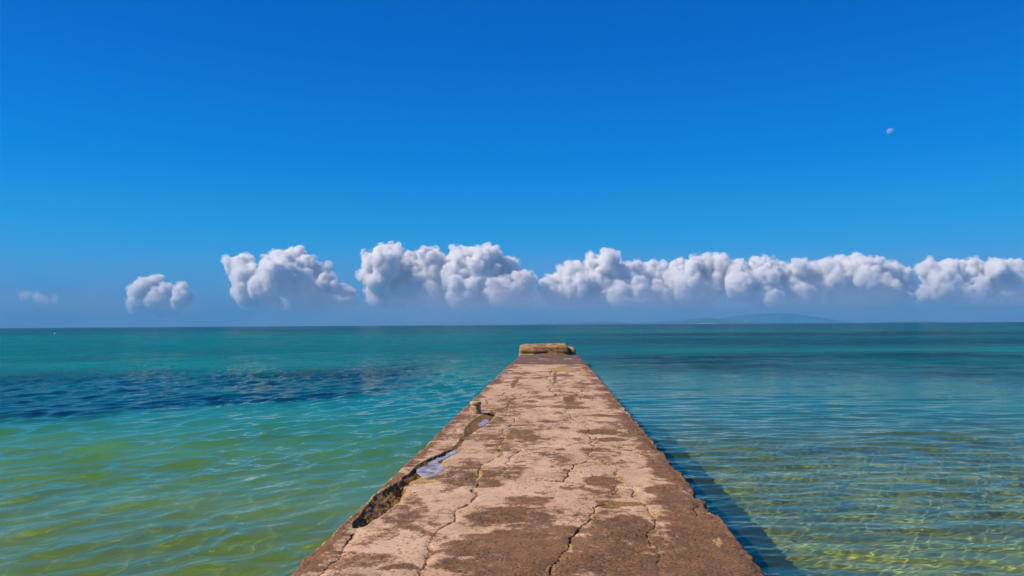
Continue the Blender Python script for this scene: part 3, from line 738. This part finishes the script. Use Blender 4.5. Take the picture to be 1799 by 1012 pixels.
cloud([(955,502,11),(970,497,13),(990,487,15),(1010,477,15),(1000,502,24),(1046,467,18),(1070,467,18),(1086,482,22),(1052,500,30),(1102,508,22),(1022,522,21),(1075,522,21),(972,520,17),(1120,520,16)],
      21400, 'lilac cumulus directly behind the right of the pier end, rising from low white puffs', 4)
cloud([(1115,477,12),(1140,474,11),(1160,477,12),(1190,476,14),(1215,471,15),(1240,464,13),(1256,466,14),(1150,500,22),(1200,500,28),(1250,495,28),(1160,522,20),(1230,522,20)],
      22500, 'brilliant white cumulus right of the pier, above the left end of the wooded island', 5)
cloud([(1302,472,14),(1330,464,14),(1350,469,14),(1376,476,16),(1405,472,14),(1340,490,24),(1390,494,24),(1300,500,26),(1430,481,14),(1350,521,21),(1410,516,20)],
      22000, 'white cumulus above the faint far hill right of the pier', 6)
cloud([(1452,476,14),(1480,470,14),(1510,462,14),(1535,469,14),(1562,478,14),(1590,484,12),(1500,490,24),(1550,498,22),(1460,503,22),(1590,503,17),(1510,521,20),(1560,516,17)],
      22500, 'cream topped cumulus with a rounded right shoulder above the small right island', 7)
cloud([(1632,482,18),(1660,475,16),(1700,474,15),(1740,478,16),(1780,475,16),(1822,480,20),(1650,503,24),(1710,503,26),(1770,503,26),(1832,506,26),(1690,518,18),(1760,518,18),(1625,515,14)],
      23700, 'dull grey-lilac cloud bank cut by the right edge, rightmost of the row', 8)

# haze slab added before the cloud row to dull its bases, thinning upwards
def veil_material():
    k = NT('distant_air'); v = k.n('ShaderNodeVolumePrincipled'); P = k.pos(); xyz = k.n('ShaderNodeSeparateXYZ'); k.l(P, xyz.inputs[0])
    v.inputs['Color'].default_value = (.76, .70, .77, 1)
    z = k.math('MAXIMUM', xyz.outputs['Z'], 0); h = k.mapr(z, 1650, 1900, 1, 0)
    e_ = k.math('MULTIPLY', k.math('POWER', 2.71828, k.math('MULTIPLY', z, -1/400.)), h)
    n = k.noise(k.mapping(P, (.6, .6, 1.2)), 1/1100., 5, .58, .5)
    e_ = k.math('MULTIPLY', e_, k.mapr(n, .32, .68, .45, 1.5))
    e_ = k.math('MULTIPLY', e_, k.mapr(xyz.outputs['X'], -9500, -1500, .42, 1))
    k.l(k.math('MULTIPLY', e_, .0019), v.inputs['Density']); k.mat.cycles.volume_step_rate = .06
    k.l(v.outputs[0], k.out.inputs['Volume']); return k.mat
bm = bmesh.new(); bmesh.ops.create_cube(bm, size=1, matrix=Matrix.LocRotScale((0, 18200, 930), None, (40000, 1600, 1960)))
tag(from_bm('distant_air', bm, veil_material()), kind='stuff')

# ------------------------------------------------------------------ moon
def moon_material():
    k = NT('moon_surface'); n = k.noise(k.pos(), .004, 4, .6)
    df = k.n('ShaderNodeBsdfDiffuse'); k.l(k.mix(k.mapr(n, .42, .58), (.5, .55, .6), (.85, .95, 1.0)), df.inputs[0])
    tr = k.n('ShaderNodeBsdfTransparent'); mx = k.n('ShaderNodeMixShader'); ge = k.n('ShaderNodeNewGeometry'); k.l(k.math('MULTIPLY', k.math('SUBTRACT', 1, ge.outputs['Backfacing']), .20), mx.inputs[0])     # the bright air in front of it
    k.l(tr.outputs[0], mx.inputs[1]); k.l(df.outputs[0], mx.inputs[2]); k.l(mx.outputs[0], k.out.inputs[0]); return k.mat
mq = at_depth(1565.2, 231.8, 90000)
bm = bmesh.new(); bmesh.ops.create_uvsphere(bm, u_segments=48, v_segments=24, radius=5.9/F_PX*(mq-Vector((0,0,CAM_Z))).length)
mo = from_bm('moon', bm, moon_material(), None, True); mo.location = mq
tag(mo, 'small pale daytime moon high in the blue sky at right', 'moon')

# ------------------------------------------------------------------ sea air
def haze_material():
    k = NT('sea_air'); v = k.n('ShaderNodeVolumePrincipled')
    v.inputs['Color'].default_value = (.10, .42, .74, 1); v.inputs['Density'].default_value = .000098; v.inputs['Anisotropy'].default_value = 0
    k.l(v.outputs[0], k.out.inputs['Volume']); return k.mat
bm = bmesh.new(); zb, ztp = -40.0, 285.0
bmesh.ops.create_cube(bm, size=1, matrix=Matrix.LocRotScale((0, 0, (zb+ztp)/2), None, (34000, 34000, ztp-zb)))
hz = tag(from_bm('haze', bm, haze_material()), kind='stuff')
